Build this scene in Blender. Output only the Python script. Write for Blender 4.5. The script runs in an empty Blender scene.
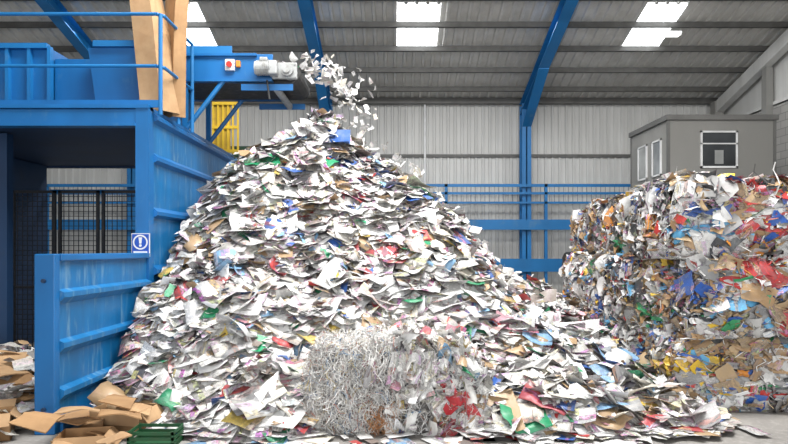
import bpy, bmesh, math, random
import numpy as np
from mathutils import Vector, Matrix, noise as mnoise
from mathutils.bvhtree import BVHTree
random.seed(7); rng=np.random.default_rng(11)
scene=bpy.context.scene
COL=scene.collection
CAM=Vector((0,0,1.8)); F=613.0
def PX(x,d): return (x-394)*d/F
def PZ(y,d): return 1.8+(250-y)*d/F

# ---------------------------------------------------------------- materials
def newmat(name):
    m=bpy.data.materials.new(name); m.use_nodes=True
    nt=m.node_tree; b=nt.nodes['Principled BSDF']
    return m,nt,b
def mixc(nt,fac,a,b,mode='MIX'):
    n=nt.nodes.new('ShaderNodeMix'); n.data_type='RGBA'; n.blend_type=mode
    for sock,val in ((n.inputs[0],fac),(n.inputs[6],a),(n.inputs[7],b)):
        if hasattr(val,'links') or isinstance(val,bpy.types.NodeSocket): nt.links.new(val,sock)
        else: sock.default_value = val if not isinstance(val,tuple) else (val+(1,))[:4]
    return n.outputs[2]
def noisen(nt,scale,detail=4,vec=None,rough=.5):
    n=nt.nodes.new('ShaderNodeTexNoise'); n.inputs['Scale'].default_value=scale
    n.inputs['Detail'].default_value=detail; n.inputs['Roughness'].default_value=rough
    if vec is not None: nt.links.new(vec,n.inputs['Vector'])
    return n.outputs['Fac']
def ramp(nt,src,p0,p1):
    n=nt.nodes.new('ShaderNodeMapRange'); n.inputs[1].default_value=p0; n.inputs[2].default_value=p1
    nt.links.new(src,n.inputs[0]); return n.outputs[0]
def mathn(nt,op,a,b=0.0,c=None):
    n=nt.nodes.new('ShaderNodeMath'); n.operation=op
    for i,v in enumerate((a,b) if c is None else (a,b,c)):
        if isinstance(v,bpy.types.NodeSocket): nt.links.new(v,n.inputs[i])
        else: n.inputs[i].default_value=v
    return n.outputs[0]
def objcoord(nt,scale=None):
    tc=nt.nodes.new('ShaderNodeTexCoord')
    if scale is None: return tc.outputs['Object']
    mp=nt.nodes.new('ShaderNodeMapping'); mp.inputs['Scale'].default_value=scale
    nt.links.new(tc.outputs['Object'],mp.inputs['Vector']); return mp.outputs[0]
def worn(name,c,c2,wear=(.62,.8),rough=.5,metal=0,scale=3,stretch=(1,1,1),amount=1.0):
    m,nt,b=newmat(name)
    v=objcoord(nt,stretch)
    big=noisen(nt,scale,6,v,.6)
    f=ramp(nt,big,*wear)
    f=mathn(nt,'MULTIPLY',f,amount)
    small=noisen(nt,scale*.4,3,v)
    base=mixc(nt,ramp(nt,small,.3,.7),c,tuple(x*.72 for x in c))
    nt.links.new(mixc(nt,f,base,c2),b.inputs['Base Color'])
    b.inputs['Roughness'].default_value=rough; b.inputs['Metallic'].default_value=metal
    return m
BLUE=worn('blue_painted_steel',(.005,.14,.40),(.08,.2,.34),(.6,.88),.42,0,4,(1,1,.5))
BLUE2=worn('blue_painted_beam',(.006,.16,.42),(.08,.18,.3),(.6,.85),.5,0,2)
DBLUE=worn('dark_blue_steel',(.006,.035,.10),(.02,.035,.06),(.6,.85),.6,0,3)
LBLUE=worn('scuffed_blue_steel',(.007,.17,.43),(.2,.35,.46),(.54,.84),.42,0,7,(1,1.6,.3))
GREY=worn('grey_machine_metal',(.42,.43,.43),(.16,.15,.13),(.5,.8),.45,.2,8)
DARK=worn('black_rubber',(.03,.03,.03),(.09,.09,.085),(.5,.8),.7,0,9)
CAGE=worn('dark_cage_steel',(.015,.018,.025),(.05,.035,.03),(.5,.8),.6,.2,9)
YEL=worn('yellow_painted_steel',(.8,.52,.03),(.3,.2,.05),(.6,.85),.5,0,6)
YEL2=worn('yellow_sheet_panel',(.55,.36,.04),(.3,.2,.05),(.6,.85),.5,0,6)
ORA=worn('orange_switch_plastic',(.7,.25,.03),(.4,.15,.03),(.6,.9),.5,0,6)
RED=worn('red_plastic',(.6,.03,.02),(.4,.03,.02),(.6,.9),.4,0,6)
CARD=worn('corrugated_cardboard',(.40,.235,.11),(.26,.145,.065),(.4,.7),.85,0,4)
CARD2=worn('pale_cardboard',(.50,.32,.17),(.34,.2,.1),(.4,.7),.85,0,4)
GREENP=worn('green_crate_plastic',(.01,.09,.03),(.03,.06,.02),(.5,.8),.6,0,9)
DGREEN=worn('dark_green_steel',(.006,.045,.02),(.02,.03,.015),(.5,.8),.6,0,9)
CABM=worn('grey_cabin_panel',(.27,.265,.25),(.21,.205,.19),(.4,.7),.6,0,1.2,(1,1,.3))
CABT=worn('cabin_trim',(.15,.147,.14),(.1,.1,.095),(.4,.7),.6,0,1.2)
WHITE=worn('white_plastic',(.8,.8,.8),(.6,.6,.6),(.6,.9),.5,0,5)
SIGNB=worn('sign_blue',(.008,.08,.46),(.01,.09,.48),(.6,.9),.4,0,5)
PURL=worn('galvanised_purlin',(.13,.127,.12),(.08,.078,.072),(.4,.7),.6,.1,3)
WIRE=worn('steel_baling_wire',(.35,.34,.33),(.2,.15,.12),(.5,.8),.45,.4,9)
def glassm(name,c):
    m,nt,b=newmat(name)
    nt.links.new(mixc(nt,ramp(nt,noisen(nt,1.3,2,objcoord(nt)),.35,.65),c,tuple(x*.5 for x in c)),b.inputs['Base Color'])
    b.inputs['Roughness'].default_value=.12; return m
GLASS=glassm('dark_window_glass',(.05,.055,.06))
BLIND=glassm('pale_window_blind',(.42,.43,.42))
def cladding(name,c,c2,grime):
    m,nt,b=newmat(name)
    v=objcoord(nt,(1.2,1.2,.12)); f=ramp(nt,noisen(nt,2.2,6,v,.65),.38,.72)
    v2=objcoord(nt); g=ramp(nt,noisen(nt,.35,3,v2),.4,.65)
    a=mixc(nt,f,c,c2); a=mixc(nt,mathn(nt,'MULTIPLY',g,.45),a,grime)
    nt.links.new(a,b.inputs['Base Color']); b.inputs['Roughness'].default_value=.6; return m
WALLM=cladding('ribbed_wall_cladding',(.58,.575,.555),(.48,.475,.455),(.4,.395,.38))
ROOFM=cladding('ribbed_roof_sheet',(.68,.665,.63),(.54,.525,.49),(.44,.425,.395))
def brickm():
    m,nt,b=newmat('concrete_blockwork')
    br=nt.nodes.new('ShaderNodeTexBrick'); tc=nt.nodes.new('ShaderNodeTexCoord')
    sp=nt.nodes.new('ShaderNodeSeparateXYZ'); cb=nt.nodes.new('ShaderNodeCombineXYZ')
    nt.links.new(tc.outputs['Object'],sp.inputs[0]); nt.links.new(sp.outputs[1],cb.inputs[0]); nt.links.new(sp.outputs[2],cb.inputs[1])
    nt.links.new(cb.outputs[0],br.inputs['Vector'])
    br.inputs['Color1'].default_value=(.24,.23,.22,1); br.inputs['Color2'].default_value=(.3,.29,.27,1); br.inputs['Mortar'].default_value=(.17,.165,.16,1)
    br.inputs['Scale'].default_value=1; br.inputs['Mortar Size'].default_value=.012
    br.inputs['Brick Width'].default_value=.45; br.inputs['Row Height'].default_value=.225
    nt.links.new(br.outputs['Color'],b.inputs['Base Color']); b.inputs['Roughness'].default_value=.9; return m
BLOCK=brickm()
def concrete():
    m,nt,b=newmat('worn_concrete')
    v=objcoord(nt)
    a=mixc(nt,ramp(nt,noisen(nt,.8,7,v,.65),.35,.65),(.3,.285,.265),(.18,.17,.16))
    a=mixc(nt,mathn(nt,'MULTIPLY',ramp(nt,noisen(nt,14,6,v,.7),.5,.7),.5),a,(.42,.4,.38))
    nt.links.new(a,b.inputs['Base Color']); b.inputs['Roughness'].default_value=.75
    bp=nt.nodes.new('ShaderNodeBump'); bp.inputs['Strength'].default_value=.2
    nt.links.new(noisen(nt,30,5,v),bp.inputs['Height']); nt.links.new(bp.outputs[0],b.inputs['Normal']); return m
CONC=concrete()
def emis(name,c,s):
    m,nt,b=newmat(name)
    v=objcoord(nt,(1,.2,.2)); a=mixc(nt,ramp(nt,noisen(nt,1.5,3,v),.3,.7),c,tuple(x*.82 for x in c))
    nt.links.new(a,b.inputs['Base Color']); nt.links.new(a,b.inputs['Emission Color']); b.inputs['Emission Strength'].default_value=s
    return m
SKYL=emis('daylit_translucent_sheet',(.95,.98,1.0),5)
LAMPM=emis('lit_lamp_diffuser',(1,1,.97),3)
def paperm():
    m,nt,b=newmat('printed_paper'); L=nt.links
    def attr(n):
        a=nt.nodes.new('ShaderNodeAttribute'); a.attribute_name=n; return a
    tint=attr('tint').outputs['Color']
    uv=nt.nodes.new('ShaderNodeUVMap'); uv.uv_map='UVMap'
    sd=nt.nodes.new('ShaderNodeUVMap'); sd.uv_map='Seed'
    s1=nt.nodes.new('ShaderNodeSeparateXYZ'); L.new(uv.outputs[0],s1.inputs[0])
    s2=nt.nodes.new('ShaderNodeSeparateXYZ'); L.new(sd.outputs[0],s2.inputs[0])
    seed=s2.outputs[0]; pr=s2.outputs[1]
    nx=mathn(nt,'ADD',mathn(nt,'FLOOR',mathn(nt,'MULTIPLY',seed,3.99)),1.0)
    cx=mathn(nt,'FLOOR',mathn(nt,'MULTIPLY',s1.outputs[0],nx))
    cy=mathn(nt,'FLOOR',mathn(nt,'MULTIPLY_ADD',s1.outputs[1],5.0,seed))
    cb=nt.nodes.new('ShaderNodeCombineXYZ'); L.new(cx,cb.inputs[0]); L.new(cy,cb.inputs[1]); L.new(mathn(nt,'MULTIPLY',seed,917.0),cb.inputs[2])
    wn=nt.nodes.new('ShaderNodeTexWhiteNoise'); L.new(cb.outputs[0],wn.inputs['Vector'])
    photo=mathn(nt,'GREATER_THAN',wn.outputs['Value'],.70)
    text=mathn(nt,'LESS_THAN',wn.outputs['Value'],.58)
    lines=mathn(nt,'GREATER_THAN',mathn(nt,'FRACT',mathn(nt,'MULTIPLY',s1.outputs[1],32.0)),.45)
    cb2=nt.nodes.new('ShaderNodeCombineXYZ'); L.new(s1.outputs[0],cb2.inputs[0]); L.new(s1.outputs[1],cb2.inputs[1]); L.new(mathn(nt,'MULTIPLY',seed,317.0),cb2.inputs[2])
    nz=noisen(nt,11,4,cb2.outputs[0])
    text=mathn(nt,'MULTIPLY',mathn(nt,'MULTIPLY',text,lines),mathn(nt,'GREATER_THAN',nz,.42))
    c=mixc(nt,mathn(nt,'MULTIPLY',mathn(nt,'MULTIPLY',text,pr),.72),tint,(.08,.08,.1))
    hs=nt.nodes.new('ShaderNodeHueSaturation'); L.new(wn.outputs['Color'],hs.inputs['Color']); hs.inputs['Saturation'].default_value=.8; hs.inputs['Value'].default_value=.55
    pc=mixc(nt,ramp(nt,nz,.43,.6),hs.outputs[0],(.09,.08,.08))
    c=mixc(nt,mathn(nt,'MULTIPLY',photo,pr),c,pc)
    c=mixc(nt,mathn(nt,'MULTIPLY',ramp(nt,noisen(nt,2.5,5,cb2.outputs[0],.65),.48,.78),.28),c,(.33,.315,.29))
    L.new(c,b.inputs['Base Color']); b.inputs['Roughness'].default_value=.42
    bp=nt.nodes.new('ShaderNodeBump'); bp.inputs['Strength'].default_value=.35; bp.inputs['Distance'].default_value=.03
    L.new(noisen(nt,3.5,3,cb2.outputs[0],.5),bp.inputs['Height']); L.new(bp.outputs[0],b.inputs['Normal'])
    return m
PAPER=paperm()

# ---------------------------------------------------------------- mesh builder
class MB:
    def __init__(s): s.v=[]; s.f=[]
    def raw(s,v,f):
        o=len(s.v); s.v+= [Vector(p) for p in v]; s.f+=[tuple(i+o for i in q) for q in f]; return s
    def box(s,lo,hi,rot=None,piv=None,bev=0.0):
        bm=bmesh.new(); bmesh.ops.create_cube(bm,size=1)
        c=[(a+b)/2 for a,b in zip(lo,hi)]; d=[abs(b-a) for a,b in zip(lo,hi)]
        for v in bm.verts: v.co=Vector((v.co.x*d[0]+c[0],v.co.y*d[1]+c[1],v.co.z*d[2]+c[2]))
        if bev>0: bmesh.ops.bevel(bm,geom=list(bm.edges),offset=min(bev,min(d)*.4),segments=2,affect='EDGES',profile=.5)
        if rot is not None:
            p=Vector(piv if piv else c)
            for v in bm.verts: v.co=rot@(v.co-p)+p
        bm.verts.index_update(); s.raw([v.co.copy() for v in bm.verts],[[v.index for v in f.verts] for f in bm.faces]); bm.free(); return s
    def cyl(s,a,b,r,n=12,r2=None):
        a=Vector(a); b=Vector(b); r2=r if r2 is None else r2
        z=(b-a).normalized(); x=z.orthogonal().normalized(); y=z.cross(x)
        vs=[]
        for i in range(n):
            t=2*math.pi*i/n; d=x*math.cos(t)+y*math.sin(t); vs.append(a+d*r)
        for i in range(n):
            t=2*math.pi*i/n; d=x*math.cos(t)+y*math.sin(t); vs.append(b+d*r2)
        fs=[(i,(i+1)%n,n+(i+1)%n,n+i) for i in range(n)]+[tuple(range(n))[::-1],tuple(range(n,2*n))]
        return s.raw(vs,fs)
    def path(s,pts,r,n=8):
        for a,b in zip(pts[:-1],pts[1:]): s.cyl(a,b,r,n)
        return s
    def hexa(s,b,t):
        return s.raw(list(b)+list(t),[(3,2,1,0),(4,5,6,7),(0,1,5,4),(1,2,6,5),(2,3,7,6),(3,0,4,7)])
    def obj(s,name,mat,parent=None,origin=None,smooth=False):
        o=Vector(origin) if origin is not None else (Vector(parent.location) if parent else Vector((0,0,0)))
        if parent is not None: o=Vector(parent.location)
        me=bpy.data.meshes.new(name); me.from_pydata([tuple(v-o) for v in s.v],[],s.f); me.materials.append(mat)
        if smooth: me.polygons.foreach_set('use_smooth',[True]*len(me.polygons))
        ob=bpy.data.objects.new(name,me); COL.objects.link(ob)
        if parent is not None: ob.parent=parent
        else: ob.location=o
        return ob
def top(ob,label,cat,group=None,kind=None):
    ob['label']=label
    ob['category']=cat
    if group: ob['group']=group
    if kind: ob['kind']=kind
    return ob
def empty(name,loc,label,cat,group=None):
    e=bpy.data.objects.new(name,None); e.location=loc; e.empty_display_size=.2; COL.objects.link(e)
    return top(e,label,cat,group)
def RX(a): return Matrix.Rotation(math.radians(a),3,'X')
def RY(a): return Matrix.Rotation(math.radians(a),3,'Y')
def RZ(a): return Matrix.Rotation(math.radians(a),3,'Z')

# ---------------------------------------------------------------- shell
BACK=22.0; XL=-14.0; XR=11.5; EAVE=7.18; SL=.283; RIDGE=4.0; FRONT=-12.0
def roofz(y): return EAVE+SL*(BACK-y) if y>=RIDGE else EAVE+SL*(BACK-RIDGE)-SL*(RIDGE-y)
m=MB().box((XL-1,FRONT,-.2),(XR+1,BACK+1,0)); top(m.obj('floor',CONC),'worn grey concrete floor of the recycling hall','floor',kind='structure')
def ribprofile(x0,x1,p=.25,d=.045):
    pts=[]; x=x0
    while x<x1:
        pts+=[(x,0),(x+p*.55,0),(x+p*.65,d),(x+p*.9,d)]; x+=p
    pts.append((x1,0)); return [q for q in pts if q[0]<=x1]
m=MB(); pr=ribprofile(XL,XR); n=len(pr)
zs=[0,5.2,5.2,EAVE+.3]; off=[0,0,.05,.05]
vs=[(x,BACK-d+o,z) for z,o in zip(zs,off) for x,d in pr]
m.raw(vs,[(r*n+i,r*n+i+1,(r+1)*n+i+1,(r+1)*n+i) for r in range(3) for i in range(n-1)])
m.box((XL,BACK+.06,0),(XR,BACK+.16,EAVE+.3))
top(m.obj('wall_back',WALLM),'pale grey ribbed metal cladding wall','wall',kind='structure')
m=MB().raw([(XL,FRONT,0),(XL,BACK,0),(XL,BACK,EAVE),(XL,RIDGE,roofz(RIDGE)),(XL,FRONT,roofz(FRONT))],[(0,1,2,3,4)])
top(m.obj('wall_left',WALLM),'pale grey metal clad gable wall','wall',kind='structure')
m=MB().box((XR,FRONT,0),(XR+.2,BACK,6.2))
top(m.obj('wall_right',BLOCK),'grey concrete blockwork lower gable wall','wall',kind='structure')
m=MB().raw([(XR+.1,FRONT,6.2),(XR+.1,BACK,6.2),(XR+.1,BACK,EAVE+.1),(XR+.1,RIDGE,roofz(RIDGE)+.1),(XR+.1,FRONT,roofz(FRONT)+.1)],[(0,1,2,3,4)])
m.box((XR+.0,FRONT,6.15),(XR+.25,BACK,6.3))
top(m.obj('wall_right_cladding',WALLM),'pale ribbed cladding above the blockwork wall','wall',kind='structure')
sky=[(-6.3,-5.4),(.15,1.32),(6.95,8.1)]; SK0,SK1=16.9,18.95
sky2=(7.0,13.5)
px=ribprofile(XL,XR+.3,.3,.06)
ys=[BACK+.1,SK1,SK0,sky2[1],sky2[0],RIDGE,-3,FRONT]
m=MB(); n=len(px)
vs=[(x,y,roofz(min(y,BACK))-d) for y in ys for x,d in px]
fs=[]
for r in range(len(ys)-1):
    for i in range(n-1):
        xm=(px[i][0]+px[i+1][0])/2
        if r in (1,3) and any(a<xm<b for a,b in sky): continue
        fs.append((r*n+i,r*n+i+1,(r+1)*n+i+1,(r+1)*n+i))
m.raw(vs,fs); top(m.obj('ceiling',ROOFM),'ribbed metal roof sheeting with purlins','roof',kind='structure')
k=1
for (a,b) in sky:
    for (y0,y1) in ((SK0,SK1),sky2):
        sp=[q for q in px if a-.3<=q[0]<=b+.3]; nn=len(sp)
        m=MB().raw([(x,y,roofz(y)-d+.015) for y in (y0-.05,y1+.05) for x,d in sp],[(i,i+1,nn+i+1,nn+i) for i in range(nn-1)])
        top(m.obj('window_%d'%k,SKYL),'bright translucent rooflight panel between purlins','skylight',kind='structure'); k+=1
y=21.0
while y>-2:
    z=roofz(y)-.07
    m=MB().box((XL,y-.03,z-.17),(XR,y+.03,z)).box((XL,y-.09,z-.17),(XR,y-.03,z-.15))
    o=m.obj('roof_purlin',PURL,origin=(0,y,z)); top(o,'thin grey steel purlin under the roof sheets','purlin','roof purlins')
    y-=1.13
m=MB().box((XL,BACK-.25,EAVE-.18),(XR,BACK-.1,EAVE+.02)); top(m.obj('trim_1',PURL),'grey eaves beam along the wall head','beam',kind='structure')
m=MB().box((XL,BACK-.1,5.12),(XR,BACK-.02,5.22)); top(m.obj('trim_2',PURL),'grey cladding joint rail','trim',kind='structure')
for X in (-9.1,-2.33,4.6):
    e=empty('portal_frame',(X,BACK-.5,0),'blue painted steel portal frame with column and sloping rafter','steel frame','portal frames')
    m=MB(); h=.16
    m.box((X-h,BACK-.75,0),(X+h,BACK-.72,EAVE-.3)); m.box((X-h,BACK-.33,0),(X+h,BACK-.3,EAVE-.3)); m.box((X-.02,BACK-.75,0),(X+.02,BACK-.3,EAVE-.3))
    m.obj('column',BLUE2,e)
    m=MB()
    def sect(y0,y1,zt,zb):
        m.hexa([(X-h,y0,roofz(y0)-zb),(X+h,y0,roofz(y0)-zb),(X+h,y1,roofz(y1)-zb),(X-h,y1,roofz(y1)-zb)],
               [(X-h,y0,roofz(y0)-zt),(X+h,y0,roofz(y0)-zt),(X+h,y1,roofz(y1)-zt),(X-h,y1,roofz(y1)-zt)])
    sect(RIDGE,BACK-.3,.3,.33); sect(RIDGE,BACK-.3,.68,.71)
    m.hexa([(X-.02,RIDGE,roofz(RIDGE)-.7),(X+.02,RIDGE,roofz(RIDGE)-.7),(X+.02,BACK-.3,roofz(BACK-.3)-.7),(X-.02,BACK-.3,roofz(BACK-.3)-.7)],
           [(X-.02,RIDGE,roofz(RIDGE)-.3),(X+.02,RIDGE,roofz(RIDGE)-.3),(X+.02,BACK-.3,roofz(BACK-.3)-.3),(X-.02,BACK-.3,roofz(BACK-.3)-.3)])
    y1,y2=BACK-.6,BACK-3.2
    m.hexa([(X-h,y2,roofz(y2)-.73),(X+h,y2,roofz(y2)-.73),(X+h,y1,roofz(y1)-1.35),(X-h,y1,roofz(y1)-1.35)],
           [(X-h,y2,roofz(y2)-.7),(X+h,y2,roofz(y2)-.7),(X+h,y1,roofz(y1)-1.32),(X-h,y1,roofz(y1)-1.32)])
    m.raw([(X,y2,roofz(y2)-.7),(X,y1,roofz(y1)-1.33),(X,y1,roofz(y1)-.7)],[(0,1,2)])
    m.obj('rafter',BLUE2,e)
e=empty('portal_frame',(XR-.2,BACK-.5,0),'pale grey steel end frame against the gable wall','steel frame','portal frames')
MB().box((XR-.35,BACK-.7,0),(XR-.05,BACK-.4,EAVE-.2)).obj('column',CABM,e)
MB().hexa([(XR-.3,RIDGE,roofz(RIDGE)-.7),(XR-.05,RIDGE,roofz(RIDGE)-.7),(XR-.05,BACK-.3,roofz(BACK)-.7),(XR-.3,BACK-.3,roofz(BACK)-.7)],
          [(XR-.3,RIDGE,roofz(RIDGE)-.3),(XR-.05,RIDGE,roofz(RIDGE)-.3),(XR-.05,BACK-.3,roofz(BACK)-.3),(XR-.3,BACK-.3,roofz(BACK)-.3)]).obj('rafter',WALLM,e)
m=MB().cyl((PX(425,21.8),21.85,0),(PX(425,21.8),21.85,EAVE-.2),.04); top(m.obj('downpipe',WHITE,origin=(PX(425,21.8),21.85,0)),'pale vertical rainwater pipe on the cladding','pipe')
m=MB().box((XR-.2,18.6,0),(XR,18.85,roofz(18.7)-.75)); top(m.obj('gable_post',CABM,origin=(XR-.1,18.7,0)),'grey steel post against the blockwork gable','post')
e=empty('wall_barrier',(0,21.2,0),'long blue steel barrier with rails and mesh along the back wall','barrier')
for z0,z1 in ((3.98,4.08),(3.72,3.80),(3.4,3.47)):
    MB().box((XL+.5,21.15,z0),(XR-.5,21.22,z1)).obj('rail',BLUE2,e)
MB().box((XL+.5,21.1,2.5),(XR-.5,21.3,2.85)).obj('rail',BLUE2,e)
MB().box((XL+.5,21.1,1.05),(XR-.5,21.3,1.5)).obj('rail',BLUE2,e)
m=MB(); x=XL+.5
while x<XR-.5: m.box((x,21.19,3.4),(x+.012,21.2,4.0)); x+=.16
m.obj('mesh_panel',DBLUE,e)
for X in np.arange(-12,11.5,3.45): MB().box((X-.05,21.15,0),(X+.05,21.25,4.08)).obj('post',BLUE2,e)
lx,ly=PX(668,17.5),17.5; lz=PZ(32,17.5)
e=empty('high_bay_lamp',(lx,ly,lz-.15),'small white industrial lamp hanging below the roof','lamp')
MB().box((lx-.35,ly-.12,lz-.08),(lx+.35,ly+.12,lz),bev=.02).obj('housing',WHITE,e)
MB().box((lx-.32,ly-.1,lz-.11),(lx+.32,ly+.1,lz-.08)).obj('diffuser',LAMPM,e)
MB().cyl((lx,ly,lz),(lx,ly,roofz(ly)-.05),.012).obj('drop_rod',PURL,e)

# ---------------------------------------------------------------- cabins
def cabin(z0,z1,label,win):
    x0,x1,y0,y1=6.97,9.7,15.6,18.0
    e=empty('site_cabin',((x0+x1)/2,(y0+y1)/2,z0),label,'cabin','stacked site cabins')
    MB().box((x0,y0,z0+.02),(x1,y1,z1-.12),bev=.02).obj('body',CABM,e)
    m=MB().box((x0-.06,y0-.06,z1-.13),(x1+.06,y1+.06,z1)); m.obj('roof_trim',CABT,e)
    m=MB()
    for xx in (x0-.02,x1-.05): m.box((xx,y0-.02,z0),(xx+.07,y0+.05,z1-.12))
    m.box((x0-.02,y1-.05,z0),(x0+.05,y1+.02,z1-.12))
    m.box((x0-.02,y0-.02,z0),(x1+.02,y0+.02,z0+.1)); m.obj('corner_trim',CABT,e)
    def window(a,b,c,d,side):
        w=bpy.data.objects.new('window',None); COL.objects.link(w); w.parent=e; w.location=(0,0,0)
        loc=Vector(e.location)
        def P(m,nm,mat):
            m.v=[v-loc for v in m.v]; o=m.obj(nm,mat); o.parent=w; return o
        if side=='f':
            m=MB(); t=.045
            for q in ((a,b,c,c+t),(a,b,d-t,d),(a,a+t,c,d),(b-t,b,c,d),(a,b,d-.34,d-.31)): m.box((q[0],y0-.04,q[2]),(q[1],y0+.01,q[3]))
            P(m,'frame',WHITE); P(MB().box((a+t,y0-.02,c+t),(b-t,y0-.005,d-.34)),'pane',GLASS); P(MB().box((a+t,y0-.02,d-.31),(b-t,y0-.005,d-t)),'pane',GLASS)
            P(MB().box((a+.36,y0-.03,c+.1),(a+.58,y0-.021,c+.45)),'blind',BLIND)
        else:
            m=MB(); t=.04
            for q in ((a,b,c,c+t),(a,b,d-t,d),(a,a+t,c,d),(b-t,b,c,d)): m.box((x0-.04,q[0],q[2]),(x0+.01,q[1],q[3]))
            P(m,'frame',WHITE); P(MB().box((x0-.02,a+t,c+t),(x0-.005,b-t,d-t)),'pane',BLIND)
    if win:
        window(7.79,8.73,PZ(168,15.6),PZ(131,15.6),'f')
        window(15.95,16.5,3.75,4.7,'s'); window(16.85,17.45,3.75,4.7,'s')
    return e
cabin(0,2.7,'lower grey portable cabin supporting another cabin',False)
cabin(2.7,PZ(115,15.6),'grey portable office cabin with white framed windows',True)

# ---------------------------------------------------------------- blue baler housing
WX=-3.3; D0=8.3; D1=12.56; ZT=3.74; ZU=3.49; LX=-8.0
e=empty('baler_housing',(-5.6,D0,0),'large blue steel baler housing with platform on top','machine')
MB().box((LX,D0,ZT-.05),(WX,D1,ZT)).obj('deck',BLUE,e)
m=MB().box((LX,D0-.04,ZU),(WX-.18,D0+.1,ZT-.05)); m.box((LX,D0-.07,ZT-.03),(WX,D0+.1,ZT+.02)); m.box((LX,D0-.07,ZU-.02),(WX-.18,D0+.1,ZU+.02)); m.obj('lintel_beam',BLUE,e)
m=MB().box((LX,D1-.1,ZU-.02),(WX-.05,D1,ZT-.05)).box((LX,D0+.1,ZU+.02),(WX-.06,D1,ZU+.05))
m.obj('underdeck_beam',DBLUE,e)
MB().box((WX-.18,D0-.05,0),(WX,D0+.12,ZT-.02)).obj('corner_post',BLUE,e)
MB().box((WX-.06,D0+.12,0),(WX-.02,D1,ZT-.04)).obj('side_panel',LBLUE,e)
for zz in (ZT-.13,3.05,2.3,1.5):
    MB().hexa([(WX-.02,D0+.12,zz-.06),(WX+.05,D0+.12,zz-.02),(WX+.05,D1,zz-.02),(WX-.02,D1,zz-.06)],[(WX-.02,D0+.12,zz+.09),(WX+.05,D0+.12,zz+.03),(WX+.05,D1,zz+.03),(WX-.02,D1,zz+.09)]).obj('stiffener',BLUE,e)
MB().box((WX-.15,D1-.12,0),(WX-.0,D1+.05,ZT-.02)).obj('corner_post',BLUE,e)
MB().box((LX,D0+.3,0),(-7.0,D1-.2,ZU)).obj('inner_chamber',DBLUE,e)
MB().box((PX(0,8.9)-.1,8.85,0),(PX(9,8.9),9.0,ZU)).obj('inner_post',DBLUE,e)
MB().box((-7.0,D1-.1,2.95),(WX-.2,D1-.04,3.03)).obj('cross_rail',BLUE2,e)
# sign
sx0,sx1=WX-.215,WX+.01; sz0,sz1=PZ(256,8.2),PZ(234,8.2)
s=empty('warning_sign',((sx0+sx1)/2,D0-.07,sz0),'blue mandatory sign with white exclamation mark on the blue post','sign')
MB().box((sx0-.01,D0-.07,sz0-.01),(sx1+.01,D0-.055,sz1+.01)).obj('border',WHITE,s)
MB().box((sx0,D0-.076,sz0),(sx1,D0-.069,sz1)).obj('plate',SIGNB,s)
cx=(sx0+sx1)/2; cz=sz0+.185
m=MB(); N=32; ra,rb=.08,.1
v=[]
for i in range(N):
    t=2*math.pi*i/N; v+=[(cx+ra*math.cos(t),D0-.079,cz+ra*math.sin(t)),(cx+rb*math.cos(t),D0-.079,cz+rb*math.sin(t))]
m.raw(v,[(2*i,2*i+1,(2*i+3)%(2*N),(2*i+2)%(2*N)) for i in range(N)])
m.hexa([(cx-.013,D0-.08,cz-.02),(cx+.013,D0-.08,cz-.02),(cx+.013,D0-.075,cz-.02),(cx-.013,D0-.075,cz-.02)],[(cx-.024,D0-.08,cz+.065),(cx+.024,D0-.08,cz+.065),(cx+.024,D0-.075,cz+.065),(cx-.024,D0-.075,cz+.065)])
m.cyl((cx,D0-.08,cz-.045),(cx,D0-.075,cz-.045),.018,16)
m.obj('exclamation_mark',WHITE,s)
MB().box((sx0+.02,D0-.08,sz0+.02),(sx1-.02,D0-.075,sz0+.065)).obj('text_strip',WHITE,s)
# low push wall
w0,w1=5.96,D0-.06; WZ=PZ(254,5.96)
e=empty('push_wall',(WX-.09,7.1,0),'low blue steel push wall with scuffed ribbed face','steel wall')
MB().box((WX-.15,w0+.1,0),(WX-.03,w1,WZ-.03)).obj('panel',LBLUE,e)
MB().box((WX-.2,w0,0),(WX+.0,w0+.1,WZ),bev=.01).obj('end_post',BLUE,e)
MB().box((WX-.18,w0+.1,WZ-.07),(WX+.02,w1,WZ),bev=.01).obj('top_rail',BLUE,e)
for zz in (1.35,.85,.38):
    MB().hexa([(WX-.03,w0+.1,zz-.09),(WX+.04,w0+.1,zz-.02),(WX+.04,w1,zz-.02),(WX-.03,w1,zz-.09)],[(WX-.03,w0+.1,zz+.06),(WX+.04,w0+.1,zz+.03),(WX+.04,w1,zz+.03),(WX-.03,w1,zz+.06)]).obj('rib',LBLUE,e)
MB().box((WX-.16,w0+.1,0),(WX+.03,w1,.08)).obj('base_rail',BLUE,e)
for zz in (.25,1.5): MB().cyl((WX-.1,w0-.03,zz),(WX-.1,w0+.0,zz),.02,12).obj('bolt',DBLUE,e)
# guard rail
gy=D0+.05; gx=PX(162,8.35); zt=PZ(14,8.35); zm=PZ(66,8.35)
e=empty('guard_rail',(gx,gy,ZT),'blue tubular guard rail around the platform edge','railing')
for zz in (zt,zm): MB().path([(LX,gy,zz),(gx-.08,gy,zz),(gx,gy+.08,zz),(gx,gy+1.25,zz)],.024,10).obj('rail',BLUE2,e)
for (a,b) in ((gx-.02,gy),(gx-2.4,gy),(gx,gy+.65),(gx,gy+1.25)): MB().cyl((a,b,ZT-.1),(a,b,zt),.028,10).obj('post',BLUE2,e)
MB().box((LX,gy-.02,ZT),(gx,gy,ZT+.1)).obj('kick_board',BLUE,e)
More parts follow.
